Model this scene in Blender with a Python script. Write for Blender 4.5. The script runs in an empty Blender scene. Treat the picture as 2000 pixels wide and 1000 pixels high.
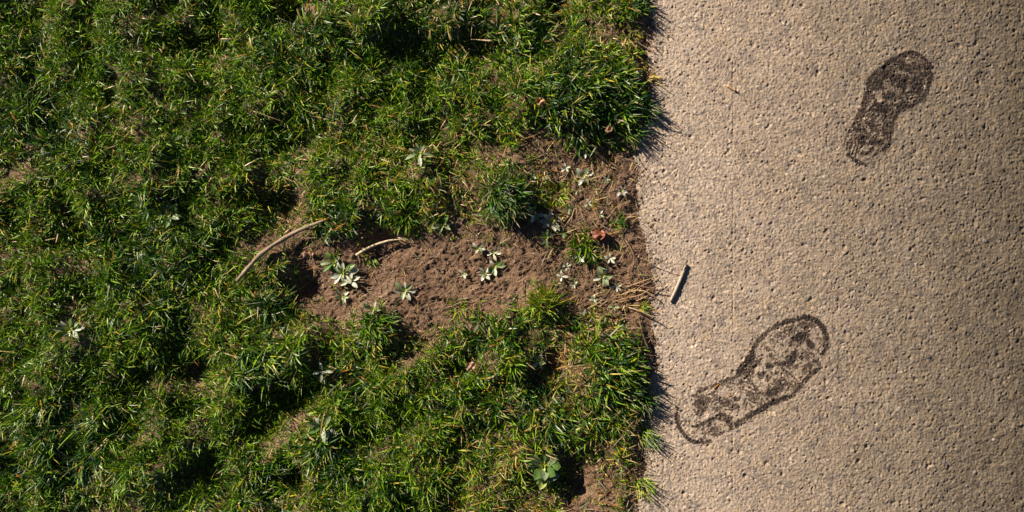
import bpy, math, random
import numpy as np

# ------------------------------------------------------------------ camera, sky, sun, exposure
scene = bpy.context.scene
S = 0.0008                      # metres per photograph pixel on the ground
CX, CY = 1250.0, 500.0          # ground point right below the camera
CAM_H = 1.5
cam_data = bpy.data.cameras.new('camera')
cam = bpy.data.objects.new('camera', cam_data)
scene.collection.objects.link(cam)
cam.location = (0, 0, CAM_H)
cam.rotation_euler = (0, 0, 0)
cam_data.sensor_width = 36
cam_data.lens = 36 * CAM_H / (2000 * S)
cam_data.shift_x = -250 / 2000
cam_data.clip_start = 0.05
cam_data.clip_end = 500
scene.camera = cam

SUN_EL = math.radians(26)
SHADOW_DIR = math.radians(-38)  # where shadows point on the ground (x right, y up)
world = bpy.data.worlds.new('World')
scene.world = world
world.use_nodes = True
wn = world.node_tree
sky = wn.nodes.new('ShaderNodeTexSky')
sky.sky_type = 'NISHITA'
sky.sun_disc = False
sky.sun_elevation = SUN_EL
sky.altitude = 2500
sky.air_density = .4
sky.dust_density = .2
# direction towards the sun
saz = SHADOW_DIR + math.pi
sdx, sdy = math.cos(saz), math.sin(saz)
sky.sun_rotation = math.atan2(sdx, sdy)
wn.links.new(sky.outputs[0], wn.nodes['Background'].inputs[0])
wn.nodes['Background'].inputs[1].default_value = 0.05
sun_data = bpy.data.lights.new('sun', 'SUN')
sun_data.energy = 5.0
sun_data.angle = math.radians(0.5)
sun_data.color = (1.0, 0.89, 0.74)
sun = bpy.data.objects.new('sun', sun_data)
scene.collection.objects.link(sun)
sun.location = (sdx * 3, sdy * 3, 2)
sun.rotation_euler = (math.pi / 2 - SUN_EL, 0, math.atan2(sdy, sdx) + math.pi / 2)
scene.view_settings.view_transform = 'Standard'
scene.view_settings.look = 'None'
scene.view_settings.gamma = 1
scene.view_settings.use_curve_mapping = False
scene.view_settings.exposure = 1.0

C = scene.collection
rng = np.random.default_rng(11)
random.seed(5)

def wx(px): return (np.asarray(px, float) - CX) * S
def wy(py): return (CY - np.asarray(py, float)) * S
def pxx(x): return x / S + CX
def pyy(y): return CY - y / S

# ------------------------------------------------------------------ noise
def _hash(ix, iy, seed):
    h = (ix.astype(np.int64) * 374761393 + iy.astype(np.int64) * 668265263 + seed * 974711) & 0x7fffffff
    h = ((h ^ (h >> 13)) * 1274126177) & 0x7fffffff
    h = (h ^ (h >> 16)) & 0xffffff
    return h / float(0xffffff)

def vnoise(x, y, scale, seed=0):
    x = x / scale; y = y / scale
    ix = np.floor(x); iy = np.floor(y)
    fx = x - ix; fy = y - iy
    def grad(jx, jy):
        a = _hash(jx, jy, seed) * 2 * np.pi
        return np.cos(a) * (x - jx) + np.sin(a) * (y - jy)
    u = fx * fx * fx * (fx * (fx * 6 - 15) + 10); v = fy * fy * fy * (fy * (fy * 6 - 15) + 10)
    a = grad(ix, iy); b = grad(ix + 1, iy); c = grad(ix, iy + 1); d = grad(ix + 1, iy + 1)
    return ((a * (1 - u) + b * u) * (1 - v) + (c * (1 - u) + d * u) * v) * 1.5   # about -1..1

def fbm(x, y, scale, octv=3, seed=0):
    s = 0; a = 1; t = 0
    for k in range(octv):
        s = s + a * vnoise(x, y, scale / 2 ** k, seed + 31 * k); t += a; a *= .5
    return s / t

def worley(x, y, scale, seed=0):
    x = x / scale; y = y / scale
    ix = np.floor(x); iy = np.floor(y)
    best = np.full(np.shape(x), 9.0); idv = np.zeros(np.shape(x))
    for dx in (-1, 0, 1):
        for dy in (-1, 0, 1):
            jx = ix + dx; jy = iy + dy
            qx = jx + _hash(jx, jy, seed); qy = jy + _hash(jx, jy, seed + 7)
            d = np.hypot(x - qx, y - qy)
            m = d < best
            best = np.where(m, d, best)
            idv = np.where(m, _hash(jx, jy, seed + 13), idv)
    return best, idv

def sstep(a, b, x):
    t = np.clip((x - a) / (b - a), 0, 1)
    return t * t * (3 - 2 * t)

# ------------------------------------------------------------------ maps of the lawn (rows every 50 px from y=25, columns from x=525)
DENS = """8 5 8 9 9 9 9 9 9 9 9 7 6 6 7 4
8 8 9 9 9 8 8 7 6 8 8 8 8 6 3 3
9 9 9 9 9 9 9 8 8 8 8 8 8 8 8 4
9 9 9 9 9 9 9 8 8 8 8 9 9 9 9 6
8 9 9 8 8 8 8 8 8 8 8 9 9 9 9 4
8 8 8 8 7 7 7 6 6 7 3 1 5 7 2 0
8 7 8 8 8 6 6 5 5 6 2 1 0 1 0 0
7 4 6 8 8 7 7 4 4 7 5 2 1 1 0 0
6 3 7 8 5 7 7 2 3 5 2 1 1 2 1 0
4 1 2 2 1 0 0 0 0 0 0 0 2 2 0 0
6 3 0 1 0 0 0 0 0 0 0 0 2 1 0 0
7 2 0 0 0 0 0 0 0 0 0 2 1 1 0 0
8 6 3 3 5 2 0 1 4 6 7 6 4 2 1 0
9 8 6 7 8 6 4 8 8 8 8 4 5 8 8 2
9 8 8 8 8 8 9 9 8 8 8 4 4 8 9 4
9 6 8 9 9 9 9 9 8 8 8 8 8 9 9 4
8 6 9 9 9 9 9 9 8 8 7 8 8 8 8 3
8 8 9 9 9 9 9 9 8 7 7 7 6 4 6 3
8 7 8 8 9 9 9 8 7 6 6 6 2 1 4 2
8 6 8 8 9 9 9 8 7 6 5 5 2 1 6 2"""
DRY = """1 1 3 3 2 2 2 3 4 5 5 4 4 3 2 3
1 2 2 2 1 1 2 4 5 3 2 2 3 5 6 6
1 2 2 1 1 1 1 2 2 2 2 2 2 3 4 6
1 2 2 2 2 1 2 2 2 3 3 2 1 1 2 5
1 2 3 2 3 2 2 2 3 2 4 3 2 1 1 3
1 2 2 3 3 3 4 4 3 2 4 6 2 1 3 8
2 2 1 2 3 4 5 5 5 2 3 6 6 6 7 8
2 5 3 1 2 3 5 6 5 3 2 4 5 6 8 8
2 6 2 1 3 3 3 5 5 2 2 5 5 5 6 8
2 6 4 3 6 6 5 5 5 5 5 5 5 3 6 8
3 4 6 2 6 6 6 6 6 6 6 5 4 4 6 8
2 5 6 4 5 6 6 6 4 5 4 3 5 4 7 9
2 3 5 3 2 3 6 3 2 2 2 2 4 5 6 8
1 2 3 3 3 4 3 3 2 2 2 5 6 3 2 5
1 1 3 4 3 3 2 3 3 3 2 7 8 3 2 4
1 2 3 2 2 2 2 2 3 3 2 4 5 3 2 4
1 3 3 2 1 1 1 2 3 4 3 2 3 3 3 3
1 2 2 2 1 1 2 3 4 5 5 3 4 3 4 4
2 3 3 1 1 1 2 4 5 6 5 3 5 6 5 5
2 4 3 1 1 1 2 4 5 6 6 4 5 6 4 4"""
def _grid(s): return np.array([[float(v) for v in r.split()] for r in s.splitlines()])
G_DENS, G_DRY = _grid(DENS), _grid(DRY)
def gsample(G, px, py):
    u = np.clip((px - 525) / 50, 0, 14.999); v = np.clip((py - 25) / 50, 0, 18.999)
    i = u.astype(int); j = v.astype(int); fu = u - i; fv = v - j
    return (G[j, i] * (1 - fu) + G[j, i + 1] * fu) * (1 - fv) + (G[j + 1, i] * (1 - fu) + G[j + 1, i + 1] * fu) * fv

EDGE_Y = [-4000, -300, 0, 60, 100, 160, 250, 330, 400, 480, 560, 620, 700, 800, 900, 1000, 1300, 5000]
EDGE_X = [1258, 1250, 1262, 1275, 1262, 1268, 1245, 1235, 1240, 1256, 1270, 1264, 1272, 1262, 1252, 1237, 1255, 1250]
def edge_x(y):                       # metres
    return wx(np.interp(pyy(y), EDGE_Y, EDGE_X)) + vnoise(y, y * 0 + 3.3, .02, 5) * .004 + vnoise(y, y * 0 + 1.7, .007, 6) * .0025
PATH_R = 1.32                        # right border of the footpath

def density(x, y):
    px, py = pxx(x), pyy(y)
    d = gsample(G_DENS, px, py) / 9.0
    out = .84 + .3 * fbm(x, y, .09, 2, 77) - .5 * sstep(.35, .7, fbm(x, y, .3, 2, 91))
    w = sstep(525, 400, px) + sstep(0, -120, py) + sstep(1000, 1120, py)
    w = np.clip(w, 0, 1)
    d = d * (1 - w) + out * w
    e = edge_x(y)
    d = np.where(x > e + .003, 0, d)
    d = d * sstep(e + .006, e - .03, x) if True else d
    d = np.where(x > PATH_R + .02, .85, d)
    return np.clip(d, 0, 1)
def dryness(x, y):
    px, py = pxx(x), pyy(y)
    d = gsample(G_DRY, px, py) / 9.0
    w = np.clip(sstep(525, 400, px) + sstep(0, -120, py) + sstep(1000, 1120, py), 0, 1)
    return np.clip(d * (1 - w) + (.17 + .2 * fbm(x, y, .12, 2, 55)) * w, 0, 1)

HUMP = [(640, 55, 70, 16), (575, 30, 38, -20), (760, 40, 60, 12), (900, 25, 60, 16), (905, 92, 45, -14), (1000, 60, 50, 8), (1085, 10, 32, -14),
        (1225, 18, 28, 12), (1170, 190, 80, 8), (1060, 180, 80, 9), (700, 200, 60, 8), (560, 290, 50, -12), (640, 330, 50, 6),
        (690, 412, 40, 8), (540, 400, 50, -14), (545, 510, 38, 10), (600, 555, 35, -8), (985, 365, 45, 7), (810, 385, 50, 7), (735, 500, 40, -5),
        (600, 690, 60, 12), (585, 780, 55, -18), (510, 830, 50, -12), (640, 850, 45, 12), (1060, 590, 35, 10), (740, 640, 40, 10),
        (950, 650, 60, 8), (1170, 740, 75, 9), (1010, 700, 50, 8), (1080, 720, 40, -8), (1115, 925, 50, -10), (850, 800, 60, 8), (760, 930, 60, 8),
        (560, 930, 40, -10), (900, 720, 30, -8), (300, 300, 120, 14), (120, 700, 120, 14), (380, 720, 70, -12), (200, 480, 80, -10), (60, 120, 60, 8), (400, 90, 60, -12), (300, 880, 70, 12)]

def path_base(x):
    xc = np.clip(x, -.1, .62)
    z = .05 * xc - .14 * xc * xc
    return z - np.clip(x - .62, 0, 2) * .10

def path_z(x, y):
    far = sstep(1.2, .75, np.abs(y)) * sstep(1.3, 1.0, x)
    wxp = x + .0014 * vnoise(x, y, .012, 3); wyp = y + .0014 * vnoise(x, y, .012, 4)
    n1 = vnoise(wxp, wyp, .0033, 10)
    n2 = vnoise(wxp, wyp, .0072, 11)
    n3 = vnoise(x, y, .0023, 12)
    h = .00050 * n1 + .00024 * n2 + .00038 * n3 + .0008 * vnoise(x, y, .05, 14)
    h = h - .0005 * sstep(.3, .8, vnoise(wxp, wyp, .0046, 15)) - .0006 * sstep(.3, .7, vnoise(x, y, .0031, 16))
    # raised stone grains: lumpy cell tops
    d, i = worley(wxp, wyp, .0045, 20)
    h = h + .0006 * (sstep(.6, .25, d) * sstep(.3, .9, i))
    # pits, more of them on the worn side
    d2, i2 = worley(wxp, wyp, .0075, 25)
    coarse = sstep(.1, .55, x + .1 * vnoise(x, y, .12, 8))
    depth = sstep(.82 - .2 * coarse, 1.0, i2)
    h = h - .0017 * depth * sstep(.36, .1, d2 + .12 * n1)
    d3, i3 = worley(x, y, .030, 26)
    h = h - .0022 * sstep(.72, 1, i3) * sstep(.15, .05, d3 + .05 * n2)
    h = h + .0008 * coarse * sstep(0, .8, vnoise(wxp, wyp, .013, 29))
    h = h - .0016 * coarse * sstep(.35, .8, vnoise(wxp, wyp, .0095, 33)) * sstep(-.1, .5, vnoise(x, y, .05, 34))
    # faint trowel lines that run along the path
    gx = wx(1431) + .0006 * vnoise(y, y * 0, .05, 9)
    h = h - .0006 * np.exp(-((x - gx) / .0012) ** 2) * sstep(.3, .6, .5 + vnoise(y, y * 0 + 9, .07, 2))
    gx = wx(1296)
    h = h - .0005 * np.exp(-((x - gx) / .0012) ** 2) * sstep(.4, .7, .5 + vnoise(y, y * 0 + 4, .06, 2))
    e = edge_x(y)
    worn = sstep(e + .012, e - .012, x)
    h = h * far - .002 * worn * (1 + vnoise(x, y, .012, 44))
    return path_base(x) + h

def soil_z(x, y, fine=True):
    px, py = pxx(x), pyy(y)
    e = edge_x(y)
    dn = density(x, y)
    turf = .007 * sstep(.15, .8, dn)
    hump = 0
    for (hx, hy, r, a) in HUMP:
        hump = hump + a * .0019 * np.exp(-(((px - hx) ** 2 + (py - hy) ** 2) / (r * r)))
    inner = sstep(e, e - .05, x)
    base = turf * sstep(e + .002, e - .02, x) + hump * sstep(e - .015, e - .11, x)
    base = base + (.015 * vnoise(x, y, .075, 160) + .009 * vnoise(x, y, .038, 161)) * sstep(.3, .9, dn) * sstep(e - .02, e - .1, x)
    far = sstep(3, 1.0, np.hypot(x, y))
    n = .0045 * vnoise(x, y, .09, 60) + .0022 * fbm(x, y, .03, 2, 61)
    if fine:
        wxp = x + .006 * vnoise(x, y, .02, 70); wyp = y + .006 * vnoise(x, y, .02, 71)
        d, i = worley(wxp, wyp, .0125, 62)
        d2, i2 = worley(wxp, wyp, .0062, 63)
        bare = sstep(.55, .15, dn)
        n = n + (.0012 * sstep(.75, .2, d) * sstep(.5, 1, i) + .0010 * sstep(.7, .2, d2) * sstep(.5, 1, i2)) * (1 + .3 * bare)
        n = n + .0012 * (1 - 2.4 * np.abs(vnoise(wxp, wyp, .021, 72))) + .0010 * (1 - 2.4 * np.abs(vnoise(wxp, wyp, .0085, 73)))
        n = n + .0010 * vnoise(wxp, wyp, .0065, 64) + .0010 * vnoise(x, y, .0042, 65)
        # ridged streaks that run up to the right, like scuffed mud
        ca, sa = math.cos(.9), math.sin(.9)
        u = x * ca + y * sa; v = -x * sa + y * ca
        n = n + .0012 * bare * (1 - np.abs(vnoise(u * .3, v, .007, 66)) * 2) * sstep(-.3, .4, vnoise(x, y, .05, 67))
        # tyre tread blocks pressed into the mud
        tr = sstep(.62, .3, np.abs((px - 905) / 150)) * sstep(1, .4, np.abs((py - 560 + .15 * (px - 900)) / 70))
        blk = np.minimum(np.abs(((x / .0095 + .3 * y / .0095) % 1) - .5), np.abs(((y / .0085) % 1) - .5))
        n = n - .0016 * tr * sstep(.1, .22, blk) * sstep(-.5, .2, vnoise(x, y, .03, 69))
    spill = np.clip((e - x) * .22, -.035, .0035)
    z = path_base(x) * sstep(e - .2, e, x) + spill + base + n * far * (1 - .5 * sstep(e - .015, e, x))
    deep = sstep(e + .02, e + .06, x)
    z = z * (1 - deep) + (-.05) * deep
    r = sstep(PATH_R - .03, PATH_R + .02, x)
    z = z * (1 - r) + (path_base(np.full(np.shape(x), PATH_R)) + .004 + n * far) * r
    return z

# ------------------------------------------------------------------ mesh helpers
def new_mesh(name, V, F, mat, smooth=True, col=None):
    """V (n,3); F list of index arrays (quads (m,4) and/or tris (k,3))"""
    me = bpy.data.meshes.new(name)
    V = np.asarray(V, np.float32)
    me.vertices.add(len(V)); me.vertices.foreach_set('co', V.ravel())
    loops = []; starts = []; pos = 0
    for f in F:
        f = np.asarray(f, np.int32)
        if len(f) == 0: continue
        loops.append(f.ravel()); k = f.shape[1]
        starts.append(pos + np.arange(len(f), dtype=np.int32) * k); pos += len(f) * k
    L = np.concatenate(loops); st = np.concatenate(starts)
    me.loops.add(len(L)); me.loops.foreach_set('vertex_index', L)
    me.polygons.add(len(st)); me.polygons.foreach_set('loop_start', st)
    me.update(calc_edges=True)
    if smooth: me.polygons.foreach_set('use_smooth', np.ones(len(st), bool))
    if col is not None:
        a = me.attributes.new('tint', 'FLOAT_COLOR', 'POINT')
        cc = np.ones((len(V), 4), np.float32); cc[:, :3] = col
        a.data.foreach_set('color', cc.ravel())
    me.validate()
    me.materials.append(mat)
    return me

def link(name, me, parent=None, loc=(0, 0, 0)):
    o = bpy.data.objects.new(name, me); C.objects.link(o); o.location = loc
    if parent: o.parent = parent
    return o
def tag(o, label=None, cat=None, group=None, kind=None):
    if label: o['label'] = label
    if cat: o['category'] = cat
    if group: o['group'] = group
    if kind: o['kind'] = kind
    return o

def grid_mesh(name, xs, ys, zf, mat, keep=None):
    X, Y = np.meshgrid(xs, ys)
    Z = zf(X, Y)
    V = np.stack([X, Y, Z], -1).reshape(-1, 3)
    ny, nx = X.shape
    a = (np.arange(ny - 1)[:, None] * nx + np.arange(nx - 1)[None]).ravel()
    return new_mesh(name, V, [np.stack([a, a + 1, a + nx + 1, a + nx], -1)], mat)

def spread(lo, hi, step, out_lo, out_hi, g=1.35):
    mid = list(np.arange(lo, hi + step * .5, step))
    s = step; v = hi; up = []
    while v < out_hi:
        s *= g; v += s; up.append(min(v, out_hi))
    s = step; v = lo; dn = []
    while v > out_lo:
        s *= g; v -= s; dn.append(max(v, out_lo))
    return np.array(dn[::-1] + mid + up)

# ------------------------------------------------------------------ materials
def mat(name):
    m = bpy.data.materials.new(name); m.use_nodes = True
    nt = m.node_tree; b = nt.nodes['Principled BSDF']
    return m, nt, b
def nd(nt, t, **kw):
    n = nt.nodes.new(t)
    for k, v in kw.items():
        if k in n.inputs: n.inputs[k].default_value = v
        else: setattr(n, k, v)
    return n
def ramp(nt, src, stops):
    r = nt.nodes.new('ShaderNodeValToRGB')
    el = r.color_ramp.elements
    while len(el) < len(stops): el.new(.5)
    for e, (p, c) in zip(el, stops):
        e.position = p; e.color = (*c, 1) if len(c) == 3 else c
    nt.links.new(src, r.inputs[0]); return r
def mix(nt, fac, a, b, mode='MIX'):
    m = nt.nodes.new('ShaderNodeMix'); m.data_type = 'RGBA'; m.blend_type = mode
    for i, v in ((0, fac), (6, a), (7, b)):
        if hasattr(v, 'is_output'): nt.links.new(v, m.inputs[i])
        elif i == 0: m.inputs[0].default_value = v
        else: m.inputs[i].default_value = (*v, 1)
    return m.outputs[2]

def make_path_mat():
    m, nt, b = mat('sandy_concrete')
    tc = nt.nodes.new('ShaderNodeTexCoord'); P = tc.outputs['Object']
    def noise(sc, det=3, ro=.6):
        n = nd(nt, 'ShaderNodeTexNoise', Scale=sc, Detail=det, Roughness=ro); nt.links.new(P, n.inputs['Vector']); return n
    n1 = noise(11, 4); n2 = noise(420, 2); n3 = noise(60, 4); n4 = noise(1100, 1)
    # sandy verge side to greyer worn aggregate; light falloff to the right is painted in
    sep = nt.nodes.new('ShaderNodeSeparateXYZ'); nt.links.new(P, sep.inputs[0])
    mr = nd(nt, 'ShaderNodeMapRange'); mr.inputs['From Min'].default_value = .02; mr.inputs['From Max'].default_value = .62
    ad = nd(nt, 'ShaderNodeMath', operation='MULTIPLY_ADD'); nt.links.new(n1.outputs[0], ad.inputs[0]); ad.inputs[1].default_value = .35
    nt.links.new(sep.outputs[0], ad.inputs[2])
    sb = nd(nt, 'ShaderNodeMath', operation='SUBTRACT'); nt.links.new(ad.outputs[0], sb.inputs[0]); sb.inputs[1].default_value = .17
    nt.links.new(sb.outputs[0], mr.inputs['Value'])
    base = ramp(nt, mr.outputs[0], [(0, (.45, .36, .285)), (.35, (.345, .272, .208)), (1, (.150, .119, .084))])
    g = ramp(nt, n2.outputs[0], [(.3, (.62, .60, .57)), (.5, (1, 1, 1)), (.72, (1.3, 1.3, 1.32))])
    c = mix(nt, .8, base.outputs[0], g.outputs[0], 'MULTIPLY')
    g3 = ramp(nt, n3.outputs[0], [(.3, (.84, .85, .88)), (.6, (1.04, 1.02, .98))])
    c = mix(nt, .8, c, g3.outputs[0], 'MULTIPLY')
    # separate sand grains: grey, dark, ochre and a few pale quartz ones
    v = nd(nt, 'ShaderNodeTexVoronoi', Scale=230); nt.links.new(P, v.inputs['Vector'])
    sp = nt.nodes.new('ShaderNodeSeparateColor'); nt.links.new(v.outputs['Color'], sp.inputs[0])
    gr = ramp(nt, sp.outputs[0], [(0, (.45, .45, .48)), (.10, (.7, .7, .73)), (.2, (1, 1, 1)), (.8, (1, 1, 1)), (.84, (1.14, 1.07, .86)), (.95, (1.15, 1.15, 1.15)), (1, (1.8, 1.8, 1.8))])
    c = mix(nt, .75, c, gr.outputs[0], 'MULTIPLY')
    v2 = nd(nt, 'ShaderNodeTexVoronoi', Scale=95); nt.links.new(P, v2.inputs['Vector'])
    sp2 = nt.nodes.new('ShaderNodeSeparateColor'); nt.links.new(v2.outputs['Color'], sp2.inputs[0])
    gr2 = ramp(nt, sp2.outputs[1], [(0, (.62, .64, .70)), (.12, (.85, .86, .9)), (.2, (1, 1, 1)), (.88, (1, 1, 1)), (1, (1.08, 1.02, .9))])
    c = mix(nt, .7, c, gr2.outputs[0], 'MULTIPLY')
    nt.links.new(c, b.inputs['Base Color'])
    b.inputs['Roughness'].default_value = .88
    b.inputs['Specular IOR Level'].default_value = .25
    ad2 = nd(nt, 'ShaderNodeMath', operation='ADD'); nt.links.new(n2.outputs[0], ad2.inputs[0]); nt.links.new(n4.outputs[0], ad2.inputs[1])
    bp = nd(nt, 'ShaderNodeBump', Strength=1, Distance=.0007); nt.links.new(ad2.outputs[0], bp.inputs['Height'])
    nt.links.new(bp.outputs[0], b.inputs['Normal'])
    return m

def make_soil_mat():
    m, nt, b = mat('trodden_soil')
    tc = nt.nodes.new('ShaderNodeTexCoord'); P = tc.outputs['Object']
    def noise(sc, det=4):
        n = nd(nt, 'ShaderNodeTexNoise', Scale=sc, Detail=det, Roughness=.65); nt.links.new(P, n.inputs['Vector']); return n
    n1 = noise(22, 6); n2 = noise(160); n3 = noise(600, 2)
    a = ramp(nt, n1.outputs[0], [(.3, (.155, .088, .052)), (.5, (.225, .135, .082)), (.68, (.29, .185, .115))])
    g = ramp(nt, n2.outputs[0], [(.28, (.42, .38, .36)), (.5, (1, 1, 1)), (.7, (1.45, 1.4, 1.3))])
    c = mix(nt, .8, a.outputs[0], g.outputs[0], 'MULTIPLY')
    g3 = ramp(nt, n3.outputs[0], [(.3, (.7, .7, .7)), (.7, (1.3, 1.3, 1.3))])
    c = mix(nt, .8, c, g3.outputs[0], 'MULTIPLY')
    nt.links.new(c, b.inputs['Base Color'])
    b.inputs['Roughness'].default_value = .85; b.inputs['Specular IOR Level'].default_value = .3
    ad = nd(nt, 'ShaderNodeMath', operation='ADD'); nt.links.new(n2.outputs[0], ad.inputs[0]); nt.links.new(n3.outputs[0], ad.inputs[1])
    bp = nd(nt, 'ShaderNodeBump', Strength=1, Distance=.004); nt.links.new(ad.outputs[0], bp.inputs['Height'])
    nt.links.new(bp.outputs[0], b.inputs['Normal'])
    return m

def make_tint_mat(name, rough=.5, spec=.5, trans=0., bump=0., bscale=300):
    """colour comes from each blade's / leaf's / grain's own tint"""
    m, nt, b = mat(name)
    at = nd(nt, 'ShaderNodeAttribute', attribute_name='tint')
    nt.links.new(at.outputs['Color'], b.inputs['Base Color'])
    b.inputs['Roughness'].default_value = rough; b.inputs['Specular IOR Level'].default_value = spec
    if bump:
        tc = nt.nodes.new('ShaderNodeTexCoord')
        n = nd(nt, 'ShaderNodeTexNoise', Scale=bscale, Detail=3); nt.links.new(tc.outputs['Object'], n.inputs['Vector'])
        bp = nd(nt, 'ShaderNodeBump', Strength=bump, Distance=.001); nt.links.new(n.outputs[0], bp.inputs['Height'])
        nt.links.new(bp.outputs[0], b.inputs['Normal'])
    if trans:
        t = nt.nodes.new('ShaderNodeBsdfTranslucent')
        br = mix(nt, 1, at.outputs['Color'], (1.5, 1.6, .7), 'MULTIPLY'); nt.links.new(br, t.inputs[0])
        ms = nt.nodes.new('ShaderNodeMixShader'); ms.inputs[0].default_value = trans
        nt.links.new(b.outputs[0], ms.inputs[1]); nt.links.new(t.outputs[0], ms.inputs[2])
        nt.links.new(ms.outputs[0], nt.nodes['Material Output'].inputs[0])
    return m

M_path = make_path_mat(); M_soil = make_soil_mat()
M_grass = make_tint_mat('grass_blade', .45, .38, .14)
M_leaf = make_tint_mat('weed_leaf', .45, .5, .12, .35, 500)
M_dry = make_tint_mat('dry_straw', .6, .4, .1)
M_wood = make_tint_mat('weathered_bark', .8, .3, 0, .9, 420)
M_crumb = make_tint_mat('soil_crumb', .9, .2, 0, .8, 900)
M_stone = make_tint_mat('small_stone', .7, .4, 0, .8, 900)
M_mud = make_tint_mat('damp_mud_film', .75, .3, 0, .8, 700)

# ------------------------------------------------------------------ the ground and the footpath
xs = spread(-1.04, .06, .0021, -60, 60)
ys = spread(-.42, .42, .0021, -60, 60)
xs = np.unique(np.concatenate([xs[(xs < .2)], [.3, .6, .9, 1.2, 1.28, 1.30, 1.32, 1.34, 1.37, 1.42, 1.5], xs[xs > 1.55]]))
soil = link('soil', grid_mesh('soil', xs, ys, soil_z, M_soil)); tag(soil, kind='structure')
xs = spread(-.045, .61, .0012, -.05, PATH_R)
ys = spread(-.41, .41, .0012, -60, 60)
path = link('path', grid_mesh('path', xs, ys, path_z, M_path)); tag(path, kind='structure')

# ------------------------------------------------------------------ blades
PAL = {'green': (.056, .155, .002), 'deep': (.012, .058, .003), 'lime': (.22, .35, .002), 'yellow': (.38, .33, .01),
       'straw': (.44, .32, .12), 'rust': (.33, .15, .022), 'silver': (.22, .25, .15)}
PALA = {k: np.array(v) for k, v in PAL.items()}

def blade_mesh_arrays(B, L, W, az, lean, curl, col, tipcol=None, twist=None, ts=(0, .4, .75, 1), fold=False):
    """rows of blades as tapered, bent ribbons (folded along the midrib when fold)"""
    n = len(L); ts = np.array(ts); k = len(ts)
    dx, dy = np.cos(az), np.sin(az)
    tw = np.zeros(n) if twist is None else twist
    pos = np.zeros((n, k, 3)); pos[:, 0] = B
    ang = lean.copy()
    for j in range(1, k):
        dt = ts[j] - ts[j - 1]
        a = lean + curl * (ts[j] + ts[j - 1]) / 2
        pos[:, j, 0] = pos[:, j - 1, 0] + L * dt * np.sin(a) * dx
        pos[:, j, 1] = pos[:, j - 1, 1] + L * dt * np.sin(a) * dy
        pos[:, j, 2] = pos[:, j - 1, 2] + L * dt * np.cos(a)
    wprof = np.array([.7, 1, .8, .45, 0]) if k == 5 else np.array([.85, 1, .68, 0])
    side = np.stack([-dy * np.cos(tw), dx * np.cos(tw), np.sin(tw)], -1)
    V = []; cols = []
    tipcol = col if tipcol is None else tipcol
    across = (-1, 0, 1) if fold else (-1, 1)
    for j in range(k):
        cj = col * (1 - ts[j] ** 2) + tipcol * ts[j] ** 2
        if j == k - 1:
            V.append(pos[:, j][:, None]); cols.append(cj[:, None]); continue
        a = lean + curl * ts[j]
        nrm = np.stack([-np.cos(a) * dx, -np.cos(a) * dy, np.sin(a)], -1)
        for s in across:
            p = pos[:, j] + side * (W * wprof[j] * .5 * s)[:, None]
            if fold and s == 0: p = p - nrm * (W * wprof[j] * .22)[:, None]
            V.append(p[:, None]); cols.append(cj[:, None])
    V = np.concatenate(V, 1); cols = np.concatenate(cols, 1)
    m = V.shape[1]; q = len(across)
    base = (np.arange(n) * m)[:, None]
    quads = []; tris = []
    for j in range(k - 2):
        for s in range(q - 1):
            quads.append(base + np.array([[j * q + s, j * q + s + 1, (j + 1) * q + s + 1, (j + 1) * q + s]]))
    for s in range(q - 1):
        tris.append(base + np.array([[(k - 2) * q + s, (k - 2) * q + s + 1, m - 1]]))
    return V.reshape(-1, 3), np.concatenate(quads), np.concatenate(tris), cols.reshape(-1, 3)

class Acc:
    def __init__(s): s.V = []; s.Q = []; s.T = []; s.C = []; s.n = 0
    def add(s, V, Q, T, Cc):
        s.V.append(V); s.C.append(Cc)
        if len(Q): s.Q.append(Q + s.n)
        if len(T): s.T.append(T + s.n)
        s.n += len(V)
    def mesh(s, name, m, smooth=True):
        F = []
        if s.Q: F.append(np.concatenate(s.Q))
        if s.T: F.append(np.concatenate(s.T))
        return new_mesh(name, np.concatenate(s.V), F, m, smooth, np.concatenate(s.C))

def blade_colours(x, y, n, dry, lush=0):
    r = rng.random(n); g = rng.random(n)
    patch = .5 + .5 * fbm(x, y, .07, 2, 101)
    bright = np.clip(patch + .25 * rng.standard_normal(n) - lush * .35, 0, 1)[:, None]
    c = PALA['deep'] * (1 - bright) + PALA['green'] * bright
    c = np.where((g < .36 + .5 * patch - .3 * lush)[:, None], PALA['green'] * .35 + PALA['lime'] * .65, c)
    c = np.where((g < .02 * (1 + patch))[:, None], PALA['yellow'], c)
    c = np.where(((lush > .3) & (rng.random(n) < .07))[:, None], PALA['silver'] * 1.25, c)  # whitish gloss on some long blades, painted into their base colour
    isdry = r < dry ** 1.6 * .42
    k = rng.random(n)[:, None]
    dcol = np.where(k < .5, PALA['straw'], np.where(k < .8, PALA['yellow'] * .7 + PALA['rust'] * .3, PALA['rust']))
    c = np.where(isdry[:, None], dcol, c)
    c = c * (.75 + .5 * rng.random(n))[:, None]
    return c, isdry

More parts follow.
